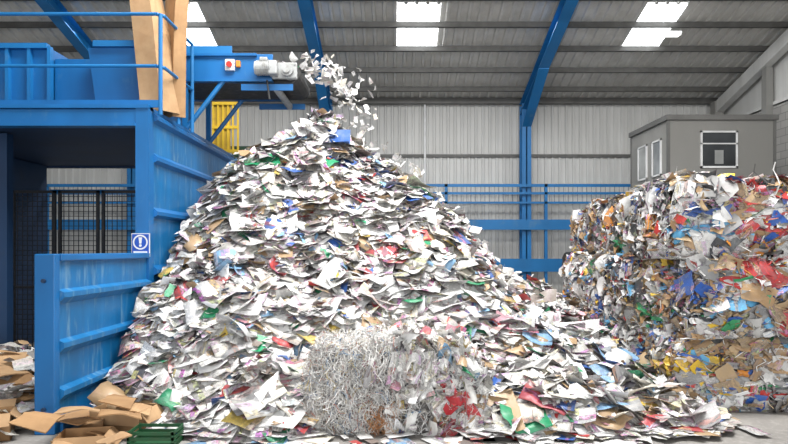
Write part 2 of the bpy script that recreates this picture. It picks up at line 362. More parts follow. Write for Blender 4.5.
# hopper
e=empty('feed_hopper',(-5.5,9.6,ZT),'blue steel feed hopper standing on the platform','hopper')
def tbox(x0,x1,y0,y1,z0,z1,fl,nm,mat=BLUE):
    m=MB().hexa([(x0,y0,z0),(x1,y0,z0),(x1,y1,z0),(x0,y1,z0)],[(x0-fl,y0-fl,z1),(x1+fl,y0-fl,z1),(x1+fl,y1+fl,z1),(x0-fl,y1+fl,z1)])
    return m.obj(nm,mat,e)
tbox(-7.9,PX(50,9.2),9.2,10.6,ZT,PZ(48,9.2),.0,'chamber')
tbox(PX(50,9.2)+.02,PX(92,9.2),9.3,10.5,ZT,PZ(57,9.2),.0,'chamber')
tbox(PX(98,9.1),PX(152,9.1),9.1,10.7,ZT,PZ(50,9.1),.1,'chute')
m=MB()
for xx in (PX(6,9.15),PX(28,9.15),PX(48,9.15)): m.box((xx,9.12,ZT),(xx+.05,9.2,PZ(48,9.2)))
m.box((-7.9,9.1,PZ(50,9.2)),(PX(50,9.2),9.2,PZ(45,9.2))); m.obj('stiffener',BLUE2,e)
MB().box((PX(95,9),8.93,PZ(50,9.1)),(PX(158,9),9.03,PZ(44,9.1))).obj('chute_rim',BLUE2,e)
# yellow gate
e=empty('yellow_gate',(-3.4,12.35,ZT),'yellow barred safety gate on the platform end','gate')
m=MB()
for zz in (ZT+.02,ZT+.5,ZT+.98): m.box((-3.66,12.32,zz),(-3.14,12.37,zz+.06))
m.obj('frame',YEL,e)
m=MB()
for xx in np.arange(-3.66,-3.13,.1): m.box((xx,12.33,ZT),(xx+.035,12.36,ZT+1.0))
m.obj('bars',YEL,e)
MB().box((-3.64,12.37,ZT+.05),(-3.3,12.38,ZT+.98)).obj('back_panel',YEL2,e)
# green skip
gx0,gx1=PX(232,16),PX(258,16)
e=empty('green_skip',((gx0+gx1)/2,16.8,0),'dark green steel waste skip behind the paper heap','skip')
MB().hexa([(gx0+.1,16.0,0),(gx1-.1,16,0),(gx1-.1,17.6,0),(gx0+.1,17.6,0)],[(gx0,16,4.45),(gx1,16,4.45),(gx1,17.8,4.45),(gx0,17.8,4.45)]).obj('body',DGREEN,e)
MB().box((gx0-.05,15.93,4.4),(gx1+.05,16.05,4.5)).obj('rim',DGREEN,e)

# conveyor
cy0,cy1=9.85,11.15
e=empty('conveyor',(-2.6,10.5,ZT),'blue belt conveyor discharging waste paper over the heap','conveyor')
zt_,zb_=PZ(54,9.85),PZ(82,9.85)
for yy in (cy0,cy1-.06):
    m=MB().box((-4.6,yy,zb_),(-1.95,yy+.05,zt_),bev=.008); m.box((-4.6,yy-.05,zt_-.04),(-2.2,yy+.07,zt_)); m.box((-4.6,yy-.05,zb_),(-1.95,yy+.07,zb_+.04))
    m.obj('side_frame',BLUE,e)
m=MB(); prof=[]; zc=(zb_+zt_)/2-.06; r=.16
for i in range(9):
    t=-math.pi/2+math.pi*i/8; prof.append((-1.68+r*math.cos(t),zc+r*math.sin(t)))
prof=[(-4.55,zc-r)]+prof+[(-4.55,zc+r)]
n=len(prof); m.raw([(x,y,z) for y in (cy0+.08,cy1-.08) for x,z in prof],[(i,(i+1)%n,n+(i+1)%n,n+i) for i in range(n)]+[tuple(range(n)),tuple(range(n,2*n))])
m.obj('belt',DARK,e)
MB().cyl((-1.68,cy0-.04,zc),(-1.68,cy1+.04,zc),.12,16).obj('head_drum',GREY,e)
m=MB().box((-1.95,cy0-.07,zc-.13),(-1.55,cy0+.0,zc+.13),bev=.015); m.cyl((-1.7,cy0-.14,zc),(-1.7,cy0-.0,zc),.1,18); m.cyl((-1.7,cy0-.17,zc),(-1.7,cy0-.1,zc),.06,18)
for a,b in ((-1.92,-.1),(-1.92,.1),(-1.58,-.1),(-1.58,.1)): m.cyl((a,cy0-.09,zc+b),(a,cy0-.06,zc+b),.015,8)
m.obj('bearing_housing',GREY,e)
m=MB().cyl((-2.2,cy0-.14,zc+.02),(-1.93,cy0-.14,zc+.02),.105,18)
for i in range(8): m.cyl((-2.17+i*.03,cy0-.14,zc+.02),(-2.158+i*.03,cy0-.14,zc+.02),.12,18)
m.box((-1.98,cy0-.24,zc-.1),(-1.84,cy0-.04,zc+.12),bev=.02); m.box((-2.12,cy0-.2,zc+.12),(-2.0,cy0-.08,zc+.18),bev=.01)
m.obj('drive_motor',GREY,e)
for yy in (cy0-.03,cy1): MB().box((-2.45,yy,zb_-.14),(-1.62,yy+.04,zb_-.04)).obj('under_frame',BLUE,e)
MB().cyl((-1.9,cy0,zb_-.09),(-1.9,cy1,zb_-.09),.06,14).obj('return_roller',GREY,e)
MB().box((-2.7,cy0-.07,zt_-.28),(-2.55,cy0-.0,zt_-.1),bev=.01).obj('switch_box',WHITE,e)
MB().cyl((-2.625,cy0-.11,zt_-.19),(-2.625,cy0-.07,zt_-.19),.045,16).obj('stop_button',RED,e)
MB().box((-2.53,cy0-.06,zt_-.22),(-2.46,cy0,zt_-.12),bev=.008).obj('switch_box',ORA,e)
for yy in (cy0+.02,cy1-.04):
    MB().path([(-3.35,yy,ZT),(-2.75,yy,zb_+.02)],.04,8).obj('brace',BLUE2,e)
    MB().box((-3.4,yy-.03,ZT),(-3.32,yy+.03,zb_)).obj('leg',BLUE2,e)
MB().box((-4.6,cy0-.03,zt_),(-2.6,cy0+.0,zt_+.12)).obj('skirt',BLUE2,e)
MB().cyl((-2.02,cy0-.1,zb_),(-1.98,cy0-.1,zb_-.3),.015,8).obj('cable',DARK,e)

# cage fences
def cage(x0,x1,y,h,label):
    e=empty('mesh_cage_panel',((x0+x1)/2,y,0),label,'fence','cage panels under the platform')
    m=MB(); t=.045
    for q in ((x0,x1,0,t),(x0,x1,h-t,h),(x0,x1,h*.4,h*.4+t)): m.box((q[0],y-.02,q[2]),(q[1],y+.03,q[3]))
    for xx in (x0,x1-t): m.box((xx,y-.02,0),(xx+t,y+.03,h))
    m.obj('frame',CAGE,e); m=MB()
    for xx in np.arange(x0,x1,.085): m.box((xx,y,0),(xx+.01,y+.01,h))
    for zz in np.arange(0,h,.085): m.box((x0,y+.01,zz),(x1,y+.018,zz+.01))
    m.obj('mesh_panel',CAGE,e)
for a,b,yy in ((-6.6,-5.85,10.6),(-5.8,-5.1,10.6),(-5.05,-4.35,10.6),(-4.3,-3.5,10.65)): cage(a,b,yy,2.83,'dark steel mesh cage panel standing under the blue platform')

# ---------------------------------------------------------------- sheets (numpy)
def grid_faces(nu,nv):
    return np.array([(j*nu+i,j*nu+i+1,(j+1)*nu+i+1,(j+1)*nu+i) for j in range(nv-1) for i in range(nu-1)])
def frames(nrm,yaw):
    nrm=nrm/np.linalg.norm(nrm,axis=1,keepdims=True)
    ref=np.where(np.abs(nrm[:,2:3])>.9,np.array([[1.,0,0]]),np.array([[0,0,1.]]))
    t=np.cross(ref,nrm); t/=np.linalg.norm(t,axis=1,keepdims=True); b=np.cross(nrm,t)
    ca=np.cos(yaw)[:,None]; sa=np.sin(yaw)[:,None]
    return nrm,t*ca+b*sa,-t*sa+b*ca
def gen(c,nrm,yaw,L,W,curl,jit,nu=4,nv=3,fold=None):
    N=len(c); nrm,T,B=frames(nrm,yaw)
    u=np.linspace(-.5,.5,nu); v=np.linspace(-.5,.5,nv); U,V=np.meshgrid(u,v); U=U.ravel(); V=V.ravel()
    ph=rng.uniform(0,6.28,(N,1))
    Wd=(curl[:,0:1]*(U**2-.08)+curl[:,1:2]*U*V+curl[:,2:3]*(V**2-.08)+ .2*np.abs(curl[:,0:1])*np.sin(5*U+3*V+ph))*L[:,None]
    if fold is not None: Wd=Wd+fold[:,None]*np.abs(U)[None,:]*L[:,None]
    Uj=U[None,:]+rng.normal(0,1,(N,nu*nv))*jit; Vj=V[None,:]+rng.normal(0,1,(N,nu*nv))*jit
    return c[:,None,:]+T[:,None,:]*(Uj*L[:,None])[:,:,None]+B[:,None,:]*(Vj*W[:,None])[:,:,None]+nrm[:,None,:]*(Wd+rng.normal(0,1,(N,nu*nv))*jit*L[:,None]*.5)[:,:,None]
def gen_strip(c,nrm,yaw,L,W,amp,depth,nu=7):
    N=len(c); nrm,T,B=frames(nrm,yaw); u=np.linspace(-.5,.5,nu)[None,:]
    k=rng.uniform(3,11,(N,1)); p1=rng.uniform(0,6.28,(N,1)); k2=rng.uniform(3,12,(N,1)); p2=rng.uniform(0,6.28,(N,1))
    sb=amp[:,None]*np.sin(k*u+p1); sn=depth[:,None]*np.sin(k2*u+p2)
    mid=c[:,None,:]+T[:,None,:]*(u*L[:,None])[:,:,None]+B[:,None,:]*sb[:,:,None]+nrm[:,None,:]*sn[:,:,None]
    tw=rng.uniform(-.9,.9,(N,1))+u*rng.uniform(-2,2,(N,1))
    wd=B[:,None,:]*np.cos(tw)[:,:,None]+nrm[:,None,:]*np.sin(tw)[:,:,None]
    h=wd*(W[:,None,None]*.5)
    return np.concatenate([mid-h,mid+h],1)
def sheet_mesh(name,P,tint,seed,pr,nu,nv,extra=None,origin=(0,0,0)):
    N,K,_=P.shape; gf=grid_faces(nu,nv)
    F_=(gf[None]+np.arange(N)[:,None,None]*K).reshape(-1,4)
    V=(P-np.array(origin)).reshape(-1,3)
    u=np.linspace(0,1,nu); v=np.linspace(0,1,nv); U,Vv=np.meshgrid(u,v); uvv=np.stack([U.ravel(),Vv.ravel()],1)
    uvl=np.tile(uvv[gf.ravel()],(N,1))
    nfc=len(gf)*4
    sd=np.repeat(np.stack([seed,pr],1),nfc,axis=0); tc=np.repeat(np.concatenate([tint,np.ones((N,1))],1),nfc,axis=0)
    if extra is not None:
        eV,eF,eC=extra; o=len(V); V=np.concatenate([V,eV-np.array(origin)]); F_=np.concatenate([F_,eF+o])
        k=len(eF)*4; uvl=np.concatenate([uvl,np.zeros((k,2))]); sd=np.concatenate([sd,np.zeros((k,2))]); tc=np.concatenate([tc,np.tile(np.array(eC+(1,)),(k,1))])
    me=bpy.data.meshes.new(name)
    me.vertices.add(len(V)); me.vertices.foreach_set('co',V.astype(np.float32).ravel())
    me.loops.add(len(F_)*4); me.loops.foreach_set('vertex_index',F_.astype(np.int32).ravel())
    me.polygons.add(len(F_)); me.polygons.foreach_set('loop_start',np.arange(0,len(F_)*4,4,dtype=np.int32)); me.polygons.foreach_set('loop_total',np.full(len(F_),4,dtype=np.int32))
    me.update(calc_edges=True)
    a=me.uv_layers.new(name='UVMap'); a.data.foreach_set('uv',uvl.astype(np.float32).ravel())
    a=me.uv_layers.new(name='Seed'); a.data.foreach_set('uv',sd.astype(np.float32).ravel())
    a=me.color_attributes.new('tint','FLOAT_COLOR','CORNER'); a.data.foreach_set('color',tc.astype(np.float32).ravel())
    me.materials.append(PAPER)
    me.polygons.foreach_set('use_smooth',[True]*len(me.polygons)); return me
PAL=[((.82,.82,.81),.37,.68),((.73,.72,.69),.17,.9),((.60,.585,.54),.12,.95),((.48,.48,.48),.06,.8),((.74,.70,.60),.05,.6),((.045,.045,.05),.04,.5),
     ((.48,.05,.05),.024,.6),((.03,.11,.38),.026,.6),((.22,.40,.60),.028,.5),((.02,.27,.12),.018,.3),((.62,.45,.08),.009,.5),((.40,.27,.15),.04,.1),((.54,.27,.32),.012,.5),((.22,.18,.16),.035,.8)]
NAMES=['white','off-white','newsprint grey','light grey','cream','black','red','dark blue','light blue','green','yellow','brown','pink','dark brown']
def pick(N,pal):
    w=np.array([p[1] for p in pal]); w/=w.sum(); idx=rng.choice(len(pal),N,p=w)
    c=np.array([p[0] for p in pal])[idx]*rng.uniform(.8,1.04,(N,1)); pr=np.array([p[2] for p in pal])[idx]
    pr=np.where(rng.uniform(0,1,N)<pr,rng.uniform(.6,1,N),.04)
    return idx,np.clip(c,0,.87),pr
PKX,PKY,PH=-1.2,10.5,4.12
bx,by,bw,bd,bh=.01,6.45,1.66,1.06,.9
def fn(x,y):
    return .5*np.sin(1.7*x+1.1*y+.5)*np.sin(1.3*y-.7*x)+.3*np.sin(3.9*x-2.3*y)*np.sin(3.1*y+1.4*x+1)+.2*np.sin(7.1*x+5.3*y)*np.sin(6.3*x-6.9*y)
def Hf(x,y):
    dx=x-PKX; dy=y-PKY
    a=np.where(dx>0,5.15,4.4); b=np.where(dy<0,4.55,4.6)
    ax=np.abs(dx)/a; ay=np.abs(dy)/b
    r2=np.sqrt(ax**2+ay**2); r3=(ax**3+ay**3)**(1/3)
    w=np.where(dx>0,.6,.15)
    t=np.clip((r2-.25)/.6,0,1); r=r2*(1-t*w)+r3*t*w
    h=PH*np.clip(1-r,0,None)-.26*np.sin(np.clip(r,0,1)*math.pi)*np.where(r<1,1,0)
    h=h+fn(x,y)*.38*np.clip(r*2.0,0.1,1)*np.clip((1.05-r)*4,0,1)
    h=h+.62*np.exp(-((x+2.75)**2/.7+(y-9.7)**2/1.6))+.26*np.exp(-((x-.6)**2/.4+(y-9.6)**2/.8))-.2*np.exp(-((x-1.6)**2/.35+(y-9.0)**2/.8))+.18*np.exp(-((x+1.6)**2/.12+(y-9.9)**2/.3))
    ex=np.clip((1-np.abs(x-.15)/2.4)*3,0,1); ey=np.clip((1-np.abs(y-7.0)/1.25)*2.2,0,1)
    ap=.46*ex*ey*(1+.5*fn(x*1.5,y*1.5))
    ap2=.34*np.exp(-((x-2.75)**2/.35+(y-7.6)**2/1.3))
    h=np.maximum(np.maximum(h,0),np.maximum(ap,ap2))
    cut=np.clip((np.abs(x-bx)-(bw/2-.12))/.3,0,1); cut=np.maximum(cut,np.clip((y-by+.2)/.4,0,1))
    return h*(cut+(1-cut)*.25)
def Hn(x,y):
    e=.12; gx=(Hf(x+e,y)-Hf(x-e,y))/(2*e); gy=(Hf(x,y+e)-Hf(x,y-e))/(2*e)
    return np.stack([-np.clip(gx,-1.2,1.2),-np.clip(gy,-1.2,1.2),np.ones_like(gx)],1)
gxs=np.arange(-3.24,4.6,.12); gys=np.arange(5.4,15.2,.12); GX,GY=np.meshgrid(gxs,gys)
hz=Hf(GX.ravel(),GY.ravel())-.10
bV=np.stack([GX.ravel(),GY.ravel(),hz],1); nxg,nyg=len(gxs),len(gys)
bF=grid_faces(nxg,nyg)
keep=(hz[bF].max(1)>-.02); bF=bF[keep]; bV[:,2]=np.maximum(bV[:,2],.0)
N0=29000
x=rng.uniform(-3.2,4.7,N0); y=rng.uniform(5.4,15,N0)
h=Hf(x,y)
keep=(h>.03)&((y<11.2)|(rng.uniform(0,1,N0)<.35))
keep&=~((np.abs(x-bx)<bw/2-.08)&(y>by-bd/2-.1)&(y<by+bd/2)&(h<bh+.05))
keep&=~((x>3.2)&(y<12.1)&(y>6.5))
x=x[keep];y=y[keep];h=h[keep]
ns=1100
sx=rng.uniform(-1.9,4.4,ns); sy=5.1+rng.exponential(.65,ns)
pden=np.where(sy>6.1,np.clip((3.5-sx)/.5,0,1)*1.3,np.clip((2.6-sx)/1.1,.06,1)*np.clip((sy-5.45)/.3,.12,1))
ok=(Hf(sx,sy)<.04)&~((sx>3.15)&(sy>6.5))&(rng.uniform(0,1,ns)<pden*.6)&~((np.abs(sx-bx)<bw/2)&(sy>5.85))
x=np.concatenate([x,sx[ok]]); y=np.concatenate([y,sy[ok]]); h=Hf(x,y); N=len(x)
flat=h<.05
L=rng.choice([.07,.13,.20,.27,.34,.44,.56],N,p=[.14,.16,.19,.19,.16,.11,.05])*rng.uniform(.88,1.12,N)
L[flat]=np.minimum(L[flat],.34)
W=L*rng.uniform(.4,.8,N)
nn=Hn(x,y); nn/=np.linalg.norm(nn,axis=1,keepdims=True)
nn=nn*.68+np.array([[0,0,.34]])+rng.normal(0,1,(N,3))*np.where(L>.35,.14,.21)[:,None]
st=(rng.uniform(0,1,N)<.09)&~flat&(L<.36); nn[st]+=rng.normal(0,1,(st.sum(),3))*.55
nn[flat]=np.array([0,0,1.])+rng.normal(0,1,(flat.sum(),3))*.03
nn[:,2]=np.abs(nn[:,2])+.05
z=h+rng.uniform(-.08,.06,N)+np.where(L>.35,.01,0)+np.where(L<.15,.02,0); z[flat]=h[flat]+rng.uniform(.008,.03,flat.sum())
curl=rng.normal(0,1,(N,3))*np.array([[.27,.18,.2]])
curl[flat]*=.3
fold=np.where(rng.uniform(0,1,N)<.18,rng.uniform(.1,.5,N),0); fold[flat]*=.2
P=gen(np.stack([x,y,z],1),nn,rng.uniform(0,6.28,N),L,W,curl,.016,5,4,fold)
P[:,:,0]=np.maximum(P[:,:,0],-3.235+rng.uniform(0,.01,(N,1)))
P[:,:,2]=np.maximum(P[:,:,2],.004+rng.uniform(0,.02,(N,1)))
infr=(np.abs(P[:,:,0]-bx)<bw/2-.1)&(P[:,:,1]>by-bd/2-.3)&(P[:,:,1]<by+bd/2-.12)&(P[:,:,2]>.25)&(P[:,:,2]<bh+.3)
kp=~infr.any(1); P=P[kp]; x=x[kp]; y=y[kp]; flat=flat[kp]; L=L[kp]; W=W[kp]; nn=nn[kp]; N=len(P)
idx,tint,prn=pick(N,PAL); seed=rng.uniform(0,1,N)
gf=grid_faces(5,4)
FF=(gf[None]+np.arange(N)[:,None,None]*20).reshape(-1,4)
bvh=BVHTree.FromPolygons([tuple(p) for p in P.reshape(-1,3)],[tuple(int(i) for i in f) for f in FF])
score=np.zeros(N)
for i in range(N):
    if y[i]>9.0: continue
    d=P[i].mean(0)-np.array(CAM); dist=np.linalg.norm(d)
    px_=394+F*d[0]/d[1]; py_=250-F*d[2]/d[1]
    if not(0<px_<788 and py_<446): continue
    vis=0
    for k in (6,8,11,13):
        q=Vector(P[i,k]); dd=q-CAM
        hit=bvh.ray_cast(CAM,dd.normalized(),dd.length+.05)
        if hit[2] is not None and hit[2]//12==i: vis+=1
    nv=nn[i]/np.linalg.norm(nn[i])
    score[i]=vis*L[i]*W[i]*abs(np.dot(d/dist,nv))/dist**2
sel=np.argsort(-score)[:300]; msk=np.ones(N,bool); msk[sel]=False
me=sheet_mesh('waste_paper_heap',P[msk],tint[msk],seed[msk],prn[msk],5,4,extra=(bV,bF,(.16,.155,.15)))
o=bpy.data.objects.new('waste_paper_heap',me); COL.objects.link(o)
top(o,'tall conical heap of loose waste paper, magazines and newspaper','paper heap',kind='stuff')
for i in sel:
    i=int(i); c=P[i].mean(0)
    kd='newspaper' if idx[i] in (1,2) else ('magazine' if prn[i]>.5 else 'paper_sheet')
    me=sheet_mesh(kd,P[i:i+1],tint[i:i+1],seed[i:i+1],prn[i:i+1],5,4,origin=tuple(c))
    o=bpy.data.objects.new(kd,me); o.location=c; COL.objects.link(o)
    sol=o.modifiers.new('thickness','SOLIDIFY'); sol.thickness=.005 if kd=='magazine' else .002
    desc={'newspaper':'crumpled %s newspaper page','magazine':'discarded printed %s magazine','paper_sheet':'loose plain %s sheet of paper'}[kd]%NAMES[idx[i]]
    top(o,desc+(' on the concrete floor' if flat[i] else ' on the paper heap'),'paper' if kd!='magazine' else 'magazine','loose papers on the heap')
# falling sheets
nf=150
ft=rng.uniform(0,1,nf)**1.05
fx=-1.56+1.05*ft**.9+rng.normal(0,.05,nf)*(.6+3.6*ft); fz=zc+.22+.14*np.sin(ft*2.8)-1.0*ft**2+rng.normal(0,.06,nf)*(.8+2.6*ft)
fy=10.5+rng.uniform(-.6,.6,nf)
fz=np.maximum(fz,Hf(fx,fy)+.05)
nt_=165; tt=rng.uniform(.0,1,nt_)**.8; ang=rng.normal(-.2,.28,nt_)
tx=PKX+.3+tt*4.2*np.cos(ang); ty=PKY+tt*4.2*np.sin(ang); tz=Hf(tx,ty)+rng.uniform(.06,.5,nt_)*(1.1-tt*.8)
ok=tx<3.0
fx=np.concatenate([fx,tx[ok]]); fy=np.concatenate([fy,ty[ok]]); fz=np.concatenate([fz,tz[ok]]); nf2=len(fx)
fL=np.concatenate([rng.uniform(.06,.17,nf),rng.uniform(.08,.2,nf2-nf)]); fP=gen(np.stack([fx,fy,fz],1),rng.normal(0,1,(nf2,3))+np.array([[0,0,.5]]),rng.uniform(0,6.28,nf2),fL,fL*rng.uniform(.35,.75,nf2),rng.normal(0,.3,(nf2,3)),.012,4,3)
fi,ftint,fpr=pick(nf2,PAL[:5]); fpr*=.5
for i in range(nf2):
    c=fP[i].mean(0); me=sheet_mesh('falling_paper',fP[i:i+1],ftint[i:i+1],rng.uniform(0,1,1),fpr[i:i+1],4,3,origin=tuple(c))
    o=bpy.data.objects.new('falling_paper',me); o.location=c; COL.objects.link(o)
    top(o,'loose %s sheet falling from the conveyor'%NAMES[fi[i]] if i<nf else 'loose %s sheet tumbling down the heap'%NAMES[fi[i]],'paper','falling paper sheets')
nb=160
bxp=rng.uniform(-4.5,-1.65,nb); P2=gen(np.stack([bxp,rng.uniform(cy0+.15,cy1-.15,nb),np.full(nb,zc+.16)+rng.uniform(.01,.1,nb)],1),np.array([[0,0,1.]])+rng.normal(0,.2,(nb,3)),rng.uniform(0,6.28,nb),rng.uniform(.15,.28,nb),rng.uniform(.1,.2,nb),rng.normal(0,.3,(nb,3)),.03,4,3)
i2,t2,p2=pick(nb,PAL); me=sheet_mesh('paper_on_belt',P2,t2,rng.uniform(0,1,nb),p2,4,3); o=bpy.data.objects.new('paper_on_belt',me); COL.objects.link(o); top(o,'layer of waste paper riding on the conveyor belt','paper',kind='stuff')

# ---------------------------------------------------------------- bales
BPAL=[((.80,.80,.79),.28,.6),((.62,.615,.6),.15,.6),((.42,.27,.14),.12,.1),((.50,.36,.21),.06,.1),((.05,.055,.06),.07,.2),((.58,.04,.035),.05,.5),((.03,.12,.46),.055,.5),((.12,.40,.66),.045,.4),
      ((.03,.28,.11),.03,.3),((.76,.50,.04),.04,.5),((.70,.27,.04),.025,.5),((.5,.24,.32),.01,.4),((.32,.32,.32),.09,.5)]
def boxpts(w,d,hh,n):
    fa=rng.choice(5,n,p=np.array([hh*d,hh*d,hh*w,hh*w,w*d])/(2*hh*d+2*hh*w+w*d))
    a=rng.uniform(-.5,.5,n); b=rng.uniform(0,1,n); c=np.zeros((n,3)); nr=np.zeros((n,3))
    for k,(s,ax) in enumerate(((-1,0),(1,0),(-1,1),(1,1))):
        q=fa==k
        if ax==0: c[q]=np.stack([np.full(q.sum(),s*w/2),a[q]*d,b[q]*hh],1)
        else: c[q]=np.stack([a[q]*w,np.full(q.sum(),s*d/2),b[q]*hh],1)
        nr[q,ax]=s
    q=fa==4; c[q]=np.stack([a[q]*w,(b[q]-.5)*d,np.full(q.sum(),hh)],1); nr[q,2]=1
    return c,nr
def body_mesh(w,d,hh,mat,sd):
    bm=bmesh.new(); bmesh.ops.create_cube(bm,size=1); bmesh.ops.subdivide_edges(bm,edges=bm.edges,cuts=7,use_grid_fill=True)
    for v in bm.verts:
        p=Vector((v.co.x*(w-.1),v.co.y*(d-.1),(v.co.z+.5)*(hh-.03)))
        p+=mnoise.noise_vector(p*3+Vector((sd,sd,0)))*.05
        s_=1-.07*abs(2*p.z/hh-1)**3; p.x*=s_; p.y*=s_
        p.z=max(p.z,.0); v.co=p
    me=bpy.data.meshes.new('compressed_core'); bm.to_mesh(me); bm.free(); me.materials.append(mat); return me
def wires(w,d,hh,n,axis='x',r=.0035):
    ms=[]
    for i in range(n):
        m=MB(); t=(-.5+(i+.5)/n); pts=[]
        e_=.03
        for (q,zz) in ((-.97,.03),(-1.01,hh*.25),(-1.03,hh*.5),(-1.01,hh*.75),(-.95,hh*.97),(0,hh+e_),(.95,hh*.97),(1.03,hh*.5),(.97,.03)):
            if axis=='x': pts.append((t*w+random.uniform(-.03,.03),q*(d/2+e_)+random.uniform(-.01,.01),zz))
            else: pts.append((q*(w/2+e_)+random.uniform(-.01,.01),t*d+random.uniform(-.03,.03),zz))
        m.path(pts,r,6); me=bpy.data.meshes.new('baling_wire'); me.from_pydata([tuple(v) for v in m.v],[],m.f); me.materials.append(WIRE); ms.append(me)
    return ms
COREM=worn('dark_compressed_waste',(.08,.075,.07),(.22,.2,.18),(.45,.6),.8,0,12)
BW,BD,BH=1.2,1.2,.86
variants=[]
for v in range(8):
    n=2400; c,nr=boxpts(BW,BD,BH,n)
    kn=50; seeds=np.stack([rng.uniform(-.6,.6,kn),rng.uniform(-.6,.6,kn),rng.uniform(0,BH,kn)],1)
    wts=np.array([p[1] for p in BPAL])
    if v%3==0: wts[2]*=1.7; wts[3]*=1.7
    if v%3==1: wts[0]*=1.5
    if v%3==2: wts[5:8]*=1.6; wts[9:11]*=1.6
    wts/=wts.sum(); kc=rng.choice(len(BPAL),kn,p=wts)
    D=(((c[:,None,:]-seeds[None])*np.array([.8,.8,1.8]))**2).sum(2); near=kc[D.argmin(1)]
    i3,t3,p3=pick(n,[(p[0],w_,p[2]) for p,w_ in zip(BPAL,wts)])
    use=rng.uniform(0,1,n)<.45
    cc=np.array([p[0] for p in BPAL]); t3[use]=cc[near[use]]*rng.uniform(.7,1.05,(use.sum(),1))
    c=c+nr*rng.normal(0,.024,(n,1))+nr*.005
    kind=rng.uniform(0,1,n); side=nr[:,2]<.5
    nm=nr*.85+rng.normal(0,1,(n,3))*.42
    yaw=rng.uniform(0,6.28,n)
    Ls=rng.choice([.06,.11,.17,.25],n,p=[.26,.33,.27,.14])*rng.uniform(.8,1.2,n); Ws=Ls*rng.uniform(.35,.9,n)
    lay=(kind<.33)&side
    yaw[lay]=rng.normal(0,.22,lay.sum()); Ls[lay]=rng.uniform(.12,.34,lay.sum()); Ws[lay]=rng.uniform(.015,.07,lay.sum()); nm[lay]=nr[lay]+rng.normal(0,1,(lay.sum(),3))*.22
    edge=(kind>.87)&side; nm[edge]=nr[edge]*.2+np.stack([rng.normal(0,.25,edge.sum()),rng.normal(0,.25,edge.sum()),rng.choice([-1,1],edge.sum())*1.0],1)
    big=(kind>.33)&(kind<.39); Ls[big]=rng.uniform(.22,.44,big.sum()); Ws[big]=Ls[big]*rng.uniform(.4,.8,big.sum()); nm[big]=nr[big]+rng.normal(0,1,(big.sum(),3))*.12; p3[big]=np.where(rng.uniform(0,1,big.sum())<.65,.9,.1); c[big]+=nr[big]*.012
    cu=rng.normal(0,.42,(n,3)); cu[lay]*=.3; cu[big]*=.6
    Pb=gen(c,nm,yaw,Ls,Ws,cu,.05,5,4)
    s_=1+.045-.10*np.abs(2*np.clip(Pb[:,:,2],0,BH)/BH-1)**3
    lump=1+.055*np.sin(Pb[:,:,2]*8+v)*np.sin(Pb[:,:,0]*5+Pb[:,:,1]*4+v*2)
    Pb[:,:,0]*=s_*lump; Pb[:,:,1]*=s_*lump
    Pb[:,:,2]+=.05*np.sin(Pb[:,:,0]*6+v)*np.sin(Pb[:,:,1]*5+v)*(Pb[:,:,2]/BH)
    for ax,hw in ((0,BW/2),(1,BD/2)):
        q=Pb[:,:,ax]; lim=hw+.06; Pb[:,:,ax]=np.where(np.abs(q)>lim,np.sign(q)*(lim+(np.abs(q)-lim)*.6),q)
    Pb[:,:,2]=np.where(Pb[:,:,2]>BH+.02,BH+.02+(Pb[:,:,2]-BH-.02)*.6,Pb[:,:,2]); Pb[:,:,2]=np.maximum(Pb[:,:,2],.0)
    me=sheet_mesh('crushed_packaging',Pb,t3,rng.uniform(0,1,n),p3,5,4)
    ns_=220; c2,nr2=boxpts(BW+.05,BD+.05,BH,ns_); q=nr2[:,2]<.5; c2=c2[q]; nr2=nr2[q]; ns_=len(c2)
    Ps=gen_strip(c2,nr2+rng.normal(0,.25,(ns_,3)),rng.uniform(0,6.28,ns_),rng.uniform(.15,.5,ns_),rng.uniform(.004,.014,ns_),rng.uniform(.01,.07,ns_),rng.uniform(.005,.04,ns_))
    Ps[:,:,2]=np.maximum(Ps[:,:,2],0)
    i4,t4,p4=pick(ns_,[((.8,.8,.78),.6,0),((.1,.1,.1),.15,0),((.1,.25,.5),.1,0),((.5,.35,.2),.15,0)]); p4[:]=0
    variants.append((body_mesh(BW,BD,BH,COREM,v*3.3),me,wires(BW,BD,BH,5,'x' if v%2 else 'y'),('cardboard and plastic','white paper and film','coloured packaging')[v%3],sheet_mesh('loose_strands',Ps,t4,rng.uniform(0,1,ns_),p4,7,2)))
def place_bale(x,y,z,vi,rz,label,ry=0,sc=(1,1,1)):
    body,scr,ws,kind,strands=variants[vi]
    e=empty('waste_bale',(x,y,z),label%kind,'bale','stacked waste bales'); e.rotation_euler=(0,ry,rz); e.scale=sc
    for nm,me in (('compressed_core',body),('crushed_packaging',scr),('loose_strands',strands)):
        o=bpy.data.objects.new(nm,me); COL.objects.link(o); o.parent=e
        if nm!='compressed_core': o['kind']='stuff'
    for w_ in ws:
        o=bpy.data.objects.new('baling_wire',w_); COL.objects.link(o); o.parent=e
    return e
k=0
for col in range(3):
    for row in range(4):
        if col>0 and row>1: continue
        zz=0
        for lv in range(3):
            xx=3.24+BW/2+col*(BW+.1)+random.uniform(-.12,.12)+(.14 if (lv==2 and row>0) else 0)-(.06 if lv==0 else 0); yy=6.74+BD/2+row*(BD+.1)+random.uniform(-.08,.08)
            lab={0:'wire tied bale of %s under other bales',1:'wire tied bale of %s amid the stack',2:'wire tied bale of %s atop the stack'}[lv]
            sz=random.uniform(.96,1.0) if lv<2 else random.uniform(.93,1.06)
            place_bale(xx,yy,zz,k%8,random.choice([0,math.pi])+random.uniform(-.11,.11),lab,random.uniform(-.03,.03),(random.uniform(.95,1.06),random.uniform(.95,1.04),sz)); k+=3 if lv!=1 else 1
            zz+=BH*sz+.008
